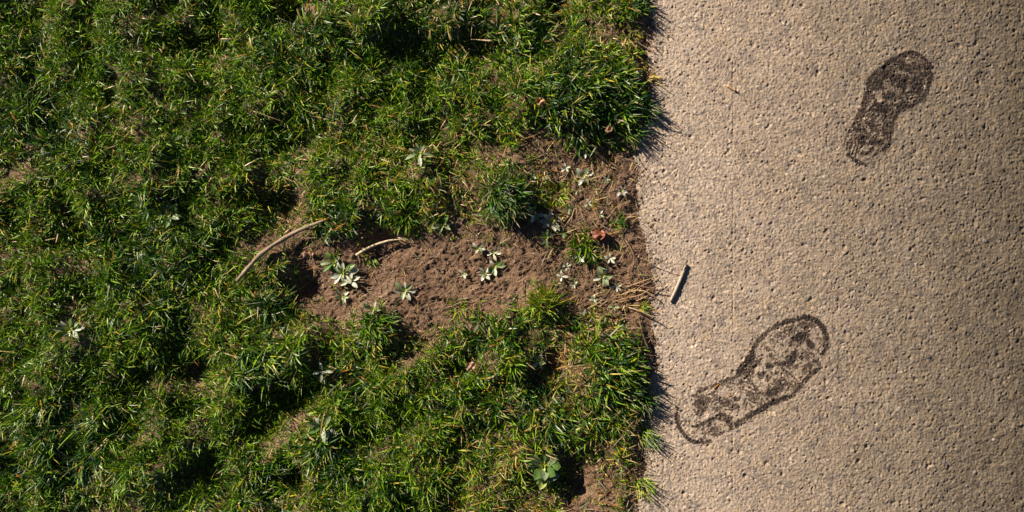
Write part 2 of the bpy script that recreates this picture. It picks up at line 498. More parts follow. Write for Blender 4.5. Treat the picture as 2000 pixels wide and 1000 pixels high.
# long-blade areas: px, py, radius, length mm, width mm, azimuth deg (image, up is 90), pull
LONG = [(1195, 205, 75, 38, 2.5, 10, .5), (1110, 185, 60, 33, 2.2, 0, .4), (1150, 250, 50, 36, 2.4, -60, .4), (1205, 740, 75, 38, 2.6, -25, .45), (1190, 660, 50, 38, 2.6, -30, .4),
        (1060, 790, 60, 30, 2.6, -80, .3), (960, 770, 50, 28, 2.2, 200, .3), (520, 700, 55, 42, 2.6, 20, .5), (530, 600, 40, 40, 2.4, 50, .6),
        (655, 880, 60, 34, 2.8, 250, .3), (520, 950, 50, 36, 2.4, 30, .4), (555, 125, 55, 32, 2.4, 120, .5), (620, 50, 50, 30, 2, 60, .6), (690, 740, 45, 34, 2.2, 30, .6),
        (300, 500, 110, 34, 2.4, 120, .4), (90, 250, 90, 36, 2.4, 60, .4), (150, 850, 100, 36, 2.4, 200, .4), (670, 430, 40, 28, 1.9, 60, .5), (1010, 80, 50, 26, 2, 20, .4), (900, 40, 90, 24, 1.8, 70, .4), (740, 640, 35, 26, 2.2, -45, .3), (950, 650, 50, 25, 2.2, 60, .3)]

def grow(region, ntuft, per, wscale, acc, fine=True):
    x0, x1, y0, y1, holes = region
    tx = rng.uniform(x0, x1, ntuft); ty = rng.uniform(y0, y1, ntuft)
    d = density(tx, ty)
    d = d * (1 + .35 * vnoise(tx, ty, .03, 201)) 
    d = d * (1 - .85 * sstep(.12, .5, vnoise(tx, ty, .036, 222)))
    ok = rng.random(ntuft) < d ** 1.25
    if holes: ok &= ~((tx > holes[0]) & (tx < holes[1]) & (ty > holes[2]) & (ty < holes[3]))
    tx, ty = tx[ok], ty[ok]; n = len(tx)
    px, py = pxx(tx), pyy(ty)
    L = 13 + 9 * rng.random(n) + 4 * fbm(tx, ty, .08, 2, 210); Wd = np.full(n, 1.5); azb = rng.uniform(0, 2 * np.pi, n); pull = np.full(n, .15); lush = np.zeros(n)
    for (lx, ly, r, ll, ww, az, pl) in LONG:
        w = np.exp(-(((px - lx) ** 2 + (py - ly) ** 2) / (r * r)))
        w = np.clip(w * 1.3, 0, 1)
        L = L * (1 - w) + ll * w * (.55 + .45 * rng.random(n)); Wd = Wd * (1 - w) + ww * w
        tgt = np.radians(az) + rng.normal(0, .5, n)
        azb = np.where(rng.random(n) < w, tgt, azb); pull = pull * (1 - w) + pl * w; lush = np.maximum(lush, w)
    thin = density(tx, ty)
    L = L * (.6 + .4 * sstep(.1, .8, thin)) * (1 + .6 * vnoise(tx, ty, .030, 231) + .15 * rng.normal(0, 1, n)).clip(.4, 1.7)
    cnt = rng.poisson(per, n) + 2
    idx = np.repeat(np.arange(n), cnt); m = len(idx)
    a = rng.uniform(0, 2 * np.pi, m)
    rr = .0050 * np.sqrt(rng.random(m))
    bx = tx[idx] + rr * np.cos(a); by = ty[idx] + rr * np.sin(a)
    bias = rng.random(m) < pull[idx] * 1.2
    az = np.where(bias, azb[idx] + rng.normal(0, .45, m), a + rng.normal(0, 1.0, m))
    lean = np.abs(rng.normal(.62, .34, m)) + .25 * bias
    curl = rng.normal(.85, .55, m)
    Lb = L[idx] * .001 * rng.uniform(.45, 1.2, m)
    Wb = Wd[idx] * .001 * rng.uniform(.6, 1.15, m) * wscale
    dr = dryness(bx, by)
    col, isd = blade_colours(bx, by, m, dr, lush[idx])
    edgef = sstep(.06, .0, edge_x(by) - bx) * (bx < edge_x(by) + .01)
    Lb = Lb * (1 - .35 * edgef)
    lean = np.where(isd, rng.uniform(.9, 1.5, m), lean)
    tip = col.copy(); tt = rng.random(m) < .10
    tip[tt] = PALA['straw'] * .6
    z = soil_z(bx, by, fine)
    z = np.where(isd, z + rng.uniform(0, .008, m), z - .001)
    B = np.stack([bx, by, z], -1)
    tw = rng.normal(0, .55, m)
    lg = (Lb > .029) & fine
    for sel, f, ts in ((~lg, False, (0, .4, .75, 1)), (lg, True, (0, .25, .55, .8, 1))):
        if sel.any():
            acc.add(*blade_mesh_arrays(B[sel], Lb[sel], Wb[sel], az[sel], lean[sel], curl[sel], col[sel], tip[sel], tw[sel], ts, f))
    return m

acc = Acc()
IN = (-1.03, .03, -.43, .43)
n1 = grow((*IN, None), 38000, 4, 1.0, acc)
# a low understorey of fine short leaves and moss shoots fills the gaps
m = 90000
bx = rng.uniform(IN[0], IN[1], m); by = rng.uniform(IN[2], IN[3], m); dd = density(bx, by)
ok = rng.random(m) < dd ** 1.6 * (1 - .4 * dryness(bx, by)); bx, by = bx[ok], by[ok]; m = len(bx)
c = PALA['deep'] * (.8 + .5 * rng.random((m, 1))); gg = rng.random((m, 1)); c = np.where(gg > .5, PALA['green'] * .85, c); c = np.where(gg > .93, PALA['rust'] * .6, c)
acc.add(*blade_mesh_arrays(np.stack([bx, by, soil_z(bx, by) - .0005], -1), rng.uniform(.006, .013, m), rng.uniform(.0009, .0017, m), rng.uniform(0, 6.283, m), np.abs(rng.normal(.55, .4, m)), rng.normal(.6, .5, m), c, None, rng.normal(0, .6, m)))
n2 = grow((-1.9, .03, -1.2, 1.2, IN), 14000, 4, 2.4, acc, False)
n3 = grow((PATH_R, 2.2, -1.2, 1.2, None), 3500, 4, 2.2, acc, False)
grass = link('grass', acc.mesh('grass', M_grass)); tag(grass, 'short green turf with dry yellow blades beside the footpath', 'grass', kind='stuff')
print('blades', n1, n2, n3)

# ------------------------------------------------------------------ single grass tufts that stand clear of the turf
def tuft(px, py, r, count, Lmm, Wmm, label, palette, az0=None, spread_=1.2, lean0=.5, lift=0, name='grass_tuft'):
    x0, y0 = float(wx(px)), float(wy(py))
    a = rng.uniform(0, 2 * np.pi, count); rr = r * S * np.sqrt(rng.random(count))
    bx = rr * np.cos(a); by = rr * np.sin(a)
    az = a + rng.normal(0, .4, count)
    if az0 is not None:
        az = np.where(rng.random(count) < .7, math.radians(az0) + rng.normal(0, spread_ * .5, count), az)
    z0 = float(soil_z(np.array([x0]), np.array([y0]))[0])
    z = soil_z(x0 + bx, y0 + by) - z0 - .001
    L = Lmm * .001 * rng.uniform(.45, 1.1, count); W = Wmm * .001 * rng.uniform(.7, 1.1, count)
    pk = rng.integers(0, len(palette), count)
    col = np.array([PALA[palette[i]] for i in pk]) * rng.uniform(.75, 1.25, count)[:, None]
    tip = np.where((rng.random(count) < .2)[:, None], PALA['straw'] * .9, col)
    lean = np.abs(rng.normal(lean0, .25, count)); curl = rng.normal(.6, .35, count)
    ac = Acc(); ac.add(*blade_mesh_arrays(np.stack([bx, by, z], -1), L, W, az, lean, curl, col, tip, rng.normal(0, .5, count), (0, .25, .55, .8, 1), True))
    o = link(name, ac.mesh(name, M_grass), None, (x0, y0, z0)); tag(o, label, 'grass tuft', 'grass tufts standing clear of the turf')
    return o
GR = ['green', 'green', 'deep', 'lime']; LM = ['lime', 'green', 'lime', 'yellow']; DR = ['straw', 'straw', 'yellow', 'rust']
tuft(988, 388, 34, 320, 42, 2.2, 'large dark grass tuft whose blade shadows comb the bare muddy patch below it', ['deep', 'green', 'green', 'deep', 'silver'], -35, 1.8)
tuft(1062, 590, 26, 170, 30, 1.8, 'bright green grass tuft on the lower rim of the bare soil', LM, 80, 2)
tuft(1138, 478, 22, 120, 28, 2.2, 'dark green grass tuft left of the crumpled rusty leaf', GR, 180, 2.2)
tuft(1086, 378, 24, 190, 16, 1.6, 'small yellow-green mossy tuft on soil beside the large dark tuft', LM)
tuft(1207, 432, 10, 34, 24, 1.8, 'small sparse grass sprout above the crumpled rusty leaf near the path', GR, 10, 1.4)
tuft(742, 632, 30, 200, 32, 2.0, 'rounded green grass tuft below the lone pale rosette', GR, -60, 2)
tuft(895, 598, 16, 70, 16, 1.5, 'tiny low grass tuft at the bottom rim of the bare soil with tyre marks', LM)
tuft(1040, 549, 6, 16, 15, 1.4, 'tiny flat grass sprout alone on bare soil above the bright green tuft', GR, 0, 2)
tuft(953, 462, 8, 22, 10, 1.3, 'tiny yellowish grass sprout on soil above the pale rosettes', LM)
tuft(1268, 156, 9, 26, 30, 1.7, 'dry straw-coloured tuft leaning out over the path edge', DR, 25, 1.2, .8)
tuft(1243, 10, 22, 120, 28, 1.8, 'dark green tuft hanging over the path at the top edge', ['deep', 'green', 'deep'], -30, 1.6)
tuft(1160, 500, 12, 44, 22, 1.9, 'short green tuft just below the crumpled rusty leaf', GR, -90, 2)
tuft(722, 505, 10, 36, 22, 1.6, 'small sprout under the thin pale twig on the soil', GR, -60, 1.6)
tuft(795, 412, 34, 230, 22, 1.7, 'low round green tuft above the bare soil with clear fan of blades', ['green', 'lime', 'green', 'deep'])
tuft(1255, 600, 8, 26, 18, 1.4, 'scrappy green sprout among dry stalks at the path edge', LM, -20, 2)
tuft(1262, 850, 14, 60, 36, 1.5, 'long thin blades leaning over the path at the lower verge', ['green', 'lime', 'silver'], -38, .9, .48)
tuft(1258, 780, 14, 70, 34, 1.7, 'coarse dark blades leaning over the path beside the heel of the lower footprint', ['deep', 'green', 'silver'], -25, .9, .48)
tuft(1262, 215, 14, 70, 34, 1.7, 'dark blades leaning over the path just below the dry straw tuft', ['deep', 'green', 'silver'], -30, .9, .48)
tuft(1235, 262, 14, 70, 34, 1.6, 'dark drooping blades at the lower corner of the upper turf by the path', ['deep', 'green'], -45, .9, .48)
tuft(1252, 945, 14, 60, 36, 1.5, 'loose thin tuft at the path edge near the bottom', ['green', 'lime', 'straw'], -45, .9, .48)

# ------------------------------------------------------------------ broad-leaved weeds: an Empty with each leaf a part
def leaf_mesh(L, W, lift, curl, col, cup=.25, nm='leaf', rib=None):
    k = 7; rows = []; cols = []
    a = lift; x = 0; z = 0; w_ = [.22, .30, .62, .95, 1.0, .72, .08]
    ts = np.linspace(0, 1, k); V = []; Cc = []
    px_, pz = 0, 0
    wob = rng.normal(0, .05, k)
    for j in range(k):
        if j:
            dt = L / (k - 1); px_ += dt * math.cos(a); pz += dt * math.sin(a); a -= curl / (k - 1)
        hw = W * .5 * w_[j]
        for s, q in ((-1, 1.), (-.5, .35), (0, 0), (.5, .35), (1, 1.)):
            V.append((px_ - math.sin(a) * cup * hw * q, s * hw + wob[j] * W * .6, pz + cup * hw * q * math.cos(a)))
            c = np.array(col) * (1.12 if s == 0 else 1)
            Cc.append(c * (1 - .0 * ts[j]) * rng.uniform(.9, 1.1))
    F = [(j * 5 + s, (j + 1) * 5 + s, (j + 1) * 5 + s + 1, j * 5 + s + 1) for j in range(k - 1) for s in range(4)]
    return new_mesh(nm, np.array(V), [np.array(F)], M_leaf, True, np.array(Cc))

PALE = (.46, .47, .35); SAGE = (.20, .25, .12); GREEN = (.09, .17, .03); YEL = (.26, .30, .05)
def weed(px, py, dia, nl, label, cols=(PALE, SAGE), aspect=.36, lift=.35, inner=True, rot=0, name='weed_rosette', cat='weed', group='pale leafy weeds on the bare soil and in the turf', up=0):
    x0, y0 = float(wx(px)), float(wy(py)); z0 = float(soil_z(np.array([x0]), np.array([y0]))[0])
    e = bpy.data.objects.new(name, None); C.objects.link(e); e.location = (x0, y0, z0 + up - .0005); e.empty_display_size = .01
    tag(e, label, cat, group)
    R = dia * S / 2 * 1.02
    for i in range(nl):
        L = R * rng.uniform(.75, 1.15); W = L * aspect * 1.05 * rng.uniform(.85, 1.2)
        col = np.array(cols[i % len(cols)]) * rng.uniform(.85, 1.15)
        me = leaf_mesh(L, W, lift + rng.uniform(-.12, .35), rng.uniform(.3, 1.0), col, rng.uniform(.1, .45))
        o = link('leaf', me, e); o.location = (0, 0, .0015 + .0006 * i * .5)
        o.rotation_euler = (rng.normal(0, .25), 0, rot + i * 2 * math.pi / nl * 1.0 + rng.normal(0, .22))
    if inner:
        for i in range(max(3, nl // 2)):
            L = R * rng.uniform(.32, .5)
            me = leaf_mesh(L, L * .45, .9 + rng.uniform(-.2, .3), .4, YEL, .4)
            o = link('leaf', me, e); o.location = (0, 0, .004); o.rotation_euler = (0, 0, rot + .4 + i * 2.4)
    return e
weed(793, 567, 44, 7, 'lone white-green star rosette on the bare soil at the left of the tyre marks', lift=.45)
weed(655, 512, 50, 8, 'green leafy weed directly under the large stick in the shaded hollow', (GREEN, SAGE, GREEN), lift=.6)
weed(672, 534, 62, 9, 'biggest pale-leaved weed cluster right of the shaded hollow', (PALE, GREEN, PALE), lift=.4)
weed(688, 548, 40, 5, 'small pale weed touching the lower right of the big pale cluster', (PALE,), lift=.5)
weed(670, 580, 36, 6, 'small weed below the big pale cluster on broken soil', (SAGE, PALE), lift=.5)
weed(735, 602, 40, 6, 'sage weed at the top of the rounded green tuft', (SAGE, PALE, GREEN), lift=.5)
weed(936, 486, 30, 6, 'upper left rosette of the tight group of pale rosettes', (PALE, SAGE), lift=.6)
weed(965, 494, 30, 5, 'upper right rosette of the tight group of pale rosettes', (PALE,), lift=.5)
weed(968, 520, 38, 6, 'long-leaved green rosette at the right of the tight group', (SAGE, GREEN, PALE), lift=.4)
weed(948, 535, 32, 6, 'whitish rosette under the long-leaved green one in the tight group', (PALE,), lift=.5)
weed(908, 534, 24, 5, 'tiny whitish rosette left of the tight group', (PALE, SAGE), lift=.5)
weed(1140, 343, 42, 6, 'grey-leaved rosette on the soil below the upper turf', (PALE, SAGE), lift=.4)
weed(1215, 373, 26, 6, 'small greyish purple rosette close to the path', ((.30, .26, .25), (.24, .22, .17)), lift=.5)
weed(1045, 416, 40, 6, 'pale rosette just right of the large dark tuft', (PALE, SAGE), lift=.4)
weed(1080, 432, 48, 8, 'wide pale rosette below the small mossy tuft', (PALE, (.33, .32, .22)), lift=.35)
weed(1178, 540, 40, 7, 'green and white rosette nearest the stalks at the path edge', (SAGE, PALE, SAGE), lift=.45)
weed(1132, 500, 36, 6, 'bluish pale weed in the tuft left of the crumpled rusty leaf', (SAGE, PALE), lift=.7)
weed(826, 303, 56, 7, 'sage-leaved weed half sunk in the upper turf', (SAGE, (.27, .30, .19)), aspect=.28, lift=.5, up=.003)
weed(1062, 905, 64, 9, 'large round-leaved green weed at the bottom beside the bare hollow', (GREEN, SAGE, GREEN), aspect=.5, lift=.45, up=.003)
weed(1068, 926, 52, 7, 'lower half of the round-leaved weeds at the bottom with yellow-edged leaves', (SAGE, GREEN, YEL), aspect=.5, lift=.35, up=.006)
weed(1055, 702, 36, 5, 'two-toned weed in the middle of the lower turf above the straw', (SAGE, PALE), lift=.5, up=.004)
weed(645, 826, 60, 8, 'silver-green weed deep in the lower left turf', (PALE, SAGE, GREEN), aspect=.28, lift=.6, up=.004)
weed(868, 440, 44, 7, 'small-leaved sage weed above the bare soil, left of the large dark tuft', (SAGE, GREEN), aspect=.3, lift=.5)
weed(1068, 465, 40, 6, 'narrow-leaved sage weed below the wide pale rosette', (SAGE, GREEN), aspect=.25, lift=.5)
weed(640, 722, 40, 4, 'pair of long pale blades of a weed in the dark lower left turf', (PALE,), aspect=.25, lift=.5, up=.010, inner=False)
weed(350, 420, 52, 7, 'sage weed in the far left turf', (SAGE, GREEN), lift=.5, up=.003)
weed(160, 640, 60, 8, 'pale green weed near the left border', (PALE, SAGE, GREEN), lift=.5, up=.003)

SEED_L = ['tiny seedling right of the small yellow-green mossy tuft', 'tiny seedling below the pale stem on littered soil', 'tiny seedling midway between mossy tuft and sparse sprout', 'tiny seedling just above the crumpled rusty leaf',
          'tiny seedling left of the short tuft by the crumpled leaf', 'tiny seedling on bare soil left of the bluish pale weed', 'tiny seedling right above the bright green tuft', 'tiny seedling between narrow-leaved weed and bright green tuft',
          'tiny seedling right below the crumpled rusty leaf', 'tiny seedling where the brown stem enters the fan of stalks', 'tiny seedling below the green and white rosette', 'tiny seedling above the small yellow-green mossy tuft',
          'tiny seedling at the upper right of the large dark tuft', 'tiny seedling between the grey-leaved and greyish purple rosettes', 'tiny seedling on the soil inlet of the upper turf', 'tiny seedling close under the corner of the upper turf',
          'tiny seedling at the top rim of the lower turf', 'tiny seedling under the left end of the fan of stalks']
for k, (a, b) in enumerate([(1112, 408), (1128, 372), (1150, 398), (1172, 420), (1100, 456), (1108, 520), (1122, 556), (1098, 540), (1192, 505), (1205, 560), (1160, 585), (1070, 345), (1042, 345), (1185, 350), (1105, 330), (1145, 300), (1140, 610), (1200, 600)]):
    weed(a, b, random.uniform(16, 26), random.choice((4, 5, 5, 6)), SEED_L[k], random.choice(((PALE,), (SAGE, PALE), (SAGE, GREEN))), .36, .4, False, random.uniform(0, 6), 'seedling', 'seedling', 'tiny seedlings on the littered soil')

# ------------------------------------------------------------------ twigs, stalks, stems
def tube(name, pts, rad, colfn, m, nseg=8, knot=0., flat=1.):
    """pts world xyz (n,3), resampled; rad radius array or number"""
    P = np.array(pts, float); d = np.r_[0, np.cumsum(np.linalg.norm(np.diff(P, axis=0), axis=1))]
    n = max(6, int(d[-1] / .004)); n = min(n, 60); t = np.linspace(0, d[-1], n)
    # smooth by interpolating then averaging
    Q = np.stack([np.interp(t, d, P[:, i]) for i in range(3)], -1)
    for _ in range(2): Q[1:-1] = (Q[:-2] + 2 * Q[1:-1] + Q[2:]) / 4
    R = np.interp(t / d[-1], np.linspace(0, 1, len(np.atleast_1d(rad))), np.atleast_1d(rad)) if np.ndim(rad) else np.full(n, rad)
    if knot: R = R * (1 + knot * np.maximum(0, vnoise(t, t * 0 + P[0, 0] * 50, .012, 7)) * 1.5 + knot * .4 * rng.normal(0, 1, n) * .4)
    T = np.gradient(Q, axis=0); T /= np.linalg.norm(T, axis=1)[:, None]
    up = np.array([0, 0, 1.]); A = np.cross(T, up); A /= np.linalg.norm(A, axis=1)[:, None] + 1e-9; Bn = np.cross(A, T)
    V = []; Cc = []
    for i in range(n):
        for j in range(nseg):
            a = 2 * math.pi * j / nseg
            rr = R[i] * (1 + (knot * .25 * rng.normal() if knot else 0))
            V.append(Q[i] + A[i] * math.cos(a) * rr + Bn[i] * math.sin(a) * rr * flat); Cc.append(colfn(t[i] / d[-1], j))
    c0 = len(V); V.append(Q[0]); Cc.append(colfn(0, 0)); V.append(Q[-1]); Cc.append(colfn(1, 0))
    Qd = [(i * nseg + j, i * nseg + (j + 1) % nseg, (i + 1) * nseg + (j + 1) % nseg, (i + 1) * nseg + j) for i in range(n - 1) for j in range(nseg)]
    Tr = [(c0, (j + 1) % nseg, j) for j in range(nseg)] + [(c0 + 1, (n - 1) * nseg + j, (n - 1) * nseg + (j + 1) % nseg) for j in range(nseg)]
    o0 = P[0].copy()
    return new_mesh(name, np.array(V) - o0, [np.array(Qd), np.array(Tr)], m, True, np.array(Cc)), o0

def top_z(x, y):
    x = np.atleast_1d(np.asarray(x, float)); y = np.atleast_1d(np.asarray(y, float))
    return np.maximum(soil_z(x, y), np.where(x > edge_x(y) - .03, path_z(x, y), -1))

def lying(name, pts, rad_mm, label, cat, col, zs=None, group=None, m=None, knot=.12, endcol=None, flat=1., nseg=8):
    """pts in photograph pixels; zs extra height (mm) of the axis above the ground"""
    pp = np.array(pts, float); x, y = wx(pp[:, 0]), wy(pp[:, 1])
    r0 = float(np.mean(rad_mm)) * .001
    z = top_z(x, y)
    ext = np.array(zs if zs is not None else [0] * len(x)) * .001
    z = z + r0 * .8 + ext
    col = np.array(col)
    def cf(t, j):
        c = col * rng.uniform(.75, 1.2)
        if endcol is not None and t > .93: c = np.array(endcol)
        return c
    me, o0 = tube(name, np.stack([x, y, z], -1), np.array(rad_mm) * .001 if np.ndim(rad_mm) else rad_mm * .001, cf, m or M_wood, nseg, knot, flat)
    o = link(name, me, None, o0); tag(o, label, cat, group); return o

lying('stick', [(478, 548), (500, 522), (520, 501), (545, 480), (572, 461), (600, 447), (630, 436), (652, 427)], [2.4, 3.3, 2.9, 3.4, 3.0, 3.6, 2.9, 3.0, 2.1, 1.4],
      'long grey-brown knotty stick reaching from the left turf to a green tuft', 'stick', (.27, .20, .13), [14, 13, 13, 12, 11, 11, 11, 10], knot=.22, endcol=(.3, .12, .04), nseg=10)
lying('twig', [(698, 499), (715, 487), (735, 478), (762, 470), (793, 467), (803, 469)], [2.4, 2.4, 2.0, 1.8, 1.1, .7], 'thin pale curved twig at the upper left of the bare soil', 'twig', (.55, .43, .28), [5, 7, 8, 8, 6, 3])
lying('twig', [(1309, 589), (1320, 566), (1331, 540), (1340, 516)], [2.0, 2.5, 2.15, 2.4, 2.1], 'short straight silvery twig lying on the path beside the verge', 'twig', (.42, .34, .26), [.4, .8, .9, .6], knot=.14, endcol=(.07, .04, .03), nseg=10)
lying('twig', [(1419, 168), (1427, 173), (1437, 180)], [1.6, 1.7, 1.5], 'tiny tan twig piece on the path high above the short silvery twig', 'twig', (.48, .30, .14), [1, 1.2, .8], knot=.05, endcol=(.06, .04, .03))
lying('twig', [(1152, 285), (1172, 303), (1192, 319), (1212, 330), (1228, 341)], [1.5, 1.6, 1.7, 1.4, 1.0], 'dark brown twig on the soil under the right corner of the upper turf', 'twig', (.17, .10, .06), [4, 3, 2, 1, 1])
lying('root', [(1252, 640), (1258, 660), (1266, 678), (1273, 702)], [1.2, 1.5, 1.6, 1.0], 'dark bent root where soil meets path above the lower turf', 'root', (.14, .08, .05), [2, 2, 3, 1])
lying('root', [(1258, 690), (1276, 695), (1284, 694)], [1.2, 1.1, .8], 'small side root lying out onto the path', 'root', (.22, .13, .08), [1, 2, 1])
STALKS = [([(1196, 590), (1222, 582), (1250, 577), (1276, 560), (1300, 556)], [.8, .9, .8, .6, .3], (.38, .24, .13), [1, 3, 5, 6, 3], 'brown stalk crossing over the fan of stalks towards the silvery twig'),
          ([(1206, 628), (1226, 618), (1242, 632), (1252, 648)], [.8, .8, .7, .5], (.33, .2, .11), [1, 3, 4, 2], 'bent brown stem at the top of the dark bent root'),
          ([(1170, 600), (1190, 584), (1214, 590), (1236, 584)], [.7, .7, .6, .4], (.42, .28, .16), [1, 3, 3, 1], 'pale stem on the soil left of the fan of stalks'),
          ([(1222, 470), (1236, 490), (1240, 512), (1232, 530)], [.7, .7, .6, .4], (.30, .19, .11), [1, 2, 3, 1], 'brown curved stem on the soil right of the crumpled rusty leaf'),
          ([(880, 600), (905, 588), (930, 590)], [.5, .5, .4], (.34, .24, .15), [1, 2, 1], 'fine stem at the bottom rim of the bare soil beside the tiny low tuft'),
          ([(1250, 504), (1262, 508), (1290, 514), (1318, 516), (1338, 516)], [.5, .45, .4, .35, .3], (.30, .20, .12), [1, 9, 16, 12, 6], 'hair-thin dry stalk arching from the verge to the top of the silvery twig'),
          ([(1226, 560), (1250, 551), (1262, 547), (1280, 541)], [.9, .8, .7, .5], (.42, .27, .15), [1, 3, 4, 3], 'pale dry stalk with a hooked end, topmost of the fan of stalks'),
          ([(1215, 575), (1240, 566), (1262, 568), (1285, 584), (1292, 592)], [1.0, .9, .9, .7, .4], (.46, .30, .16), [1, 4, 6, 5, 2], 'straw stalk bending down onto the path, longest of the fan'),
          ([(1218, 552), (1246, 558), (1270, 562), (1300, 570)], [.7, .7, .6, .4], (.25, .15, .09), [2, 5, 7, 4], 'brown straight stalk in the middle of the fan'),
          ([(1238, 571), (1252, 558), (1268, 552), (1276, 546)], [.7, .6, .6, .4], (.40, .26, .14), [3, 3, 3, 2], 'short curled stalk in the fan beside the path'),
          ([(1228, 600), (1248, 606), (1266, 613), (1278, 621)], [.9, 1.0, .9, .5], (.44, .29, .16), [2, 6, 11, 14], 'lifted pale stalk below the fan casting a long thin shadow'),
          ([(1188, 545), (1210, 548), (1236, 556), (1258, 560)], [.7, .7, .6, .4], (.28, .17, .10), [1, 2, 3, 2], 'brown stem on the soil leading into the fan of stalks'),
          ([(700, 496), (704, 510), (703, 520)], [.9, .7, .5], (.36, .26, .15), [2, 2, 1], 'short frayed stem under the left end of the thin curved twig'),
          ([(562, 488), (578, 492), (586, 478), (590, 466)], [.6, .6, .6, .5], (.5, .42, .22), [3, 4, 5, 3], 'yellow looped grass stem under the long knotty stick'),
          ([(716, 566), (738, 580), (760, 584)], [.5, .5, .4], (.32, .22, .13), [1, 3, 1], 'fine dry stem between the big pale cluster and the lone star rosette'),
          ([(1023, 549), (1024, 566), (1026, 582)], [.7, .7, .5], (.12, .08, .06), [2, 3, 2], 'dark upright-lying stem left of the bright green tuft'),
          ([(1262, 78), (1275, 90), (1286, 104)], [.8, .7, .5], (.36, .22, .12), [2, 5, 3], 'dry stalk poking onto the path near the top'),
          ([(1240, 82), (1262, 94), (1280, 104)], [.8, .7, .5], (.40, .26, .14), [1, 4, 2], 'second dry stalk crossing the one poking onto the path near the top'),
          ([(1155, 322), (1159, 340), (1168, 352)], [.8, .7, .5], (.40, .28, .16), [1, 2, 1], 'pale dry stem below the dark brown twig'),
          ([(1022, 318), (1046, 312), (1066, 301)], [.7, .7, .5], (.36, .24, .13), [1, 3, 2], 'pale dry stem on the patch of soil inside the upper turf'),
          ([(510, 223), (530, 230), (548, 236), (566, 244)], [.6, .6, .5, .4], (.46, .32, .18), [14, 16, 16, 12], 'long straw stem across the dark upper left turf')]
for pts, r, c, zs, lb in STALKS:
    lying('dry_stalk', pts, list(np.array(r) * 1.15), lb, 'dry stalk', c, zs, 'dry stalks at the verge and on the soil', M_dry, .04, nseg=6)
lying('seed_stem', [(926, 84), (945, 86), (958, 88), (968, 89)], [.6, .7, 1.2, 1.9], 'pale straw stem with flared end lying on the upper turf', 'straw', (.55, .42, .26), [20, 21, 21, 21], None, M_dry, .03)

# crumpled leaf
def crumpled(px, py, dia, col, label, up=.004, name='dead_leaf'):
    n = 11; x0, y0 = float(wx(px)), float(wy(py)); R = dia * S / 2
    U, Vv = np.meshgrid(np.linspace(-1, 1, n), np.linspace(-1, 1, n))
    k = np.sqrt(1 - np.minimum(U ** 2, 1) * .45); X = U * np.sqrt(1 - Vv ** 2 * .5) * R; Y = Vv * np.sqrt(1 - U ** 2 * .5) * R * .8
    Z = .35 * R * fbm(X + px, Y + py, R * .7, 2, 9) * 2.2 + .45 * R * (U ** 2 * .6 - Vv * .3)
    z0 = float(top_z(x0, y0)[0])
    V = np.stack([X, Y, Z + up], -1).reshape(-1, 3)
    a = (np.arange(n - 1)[:, None] * n + np.arange(n - 1)[None]).ravel()
    cc = np.array(col)[None] * rng.uniform(.7, 1.25, (len(V), 1))
    me = new_mesh(name, V, [np.stack([a, a + 1, a + n + 1, a + n], -1)], M_leaf, True, cc)
    o = link(name, me, None, (x0, y0, z0)); o.rotation_euler = (0, 0, random.uniform(0, 3)); tag(o, label, 'dead leaf'); return o
crumpled(1168, 458, 30, (.20, .06, .025), 'crumpled rusty orange leaf on the soil close to the path', .009)
crumpled(608, 496, 20, (.26, .13, .075), 'small folded brown leaf below the long knotty stick', .007)
crumpled(1190, 256, 16, (.30, .16, .09), 'small brown leaf scrap in the lower edge of the upper turf', .02)
crumpled(1063, 210, 18, (.36, .18, .05), 'orange-brown leaf scrap caught in the upper turf', .022)
crumpled(925, 712, 20, (.28, .15, .09), 'curled brown leaf scrap in the lower turf', .02)

# ------------------------------------------------------------------ footprints: a film of dark mud that follows every bump of the path
def seg_dist(X, Y, pts):
    best = np.full(X.shape, 1e9)
    for (x0, y0), (x1, y1) in zip(pts[:-1], pts[1:]):
        dx, dy = x1 - x0, y1 - y0; t = np.clip(((X - x0) * dx + (Y - y0) * dy) / (dx * dx + dy * dy + 1e-9), 0, 1)
        best = np.minimum(best, np.hypot(X - x0 - t * dx, Y - y0 - t * dy))
    return best
def smooth_line(p, it=2):
    p = np.array(p, float)
    for _ in range(it):
        q = [p[0]]
        for a, b in zip(p[:-1], p[1:]): q += [a * .75 + b * .25, a * .25 + b * .75]
        q.append(p[-1]); p = np.array(q)
    return [tuple(v) for v in p]

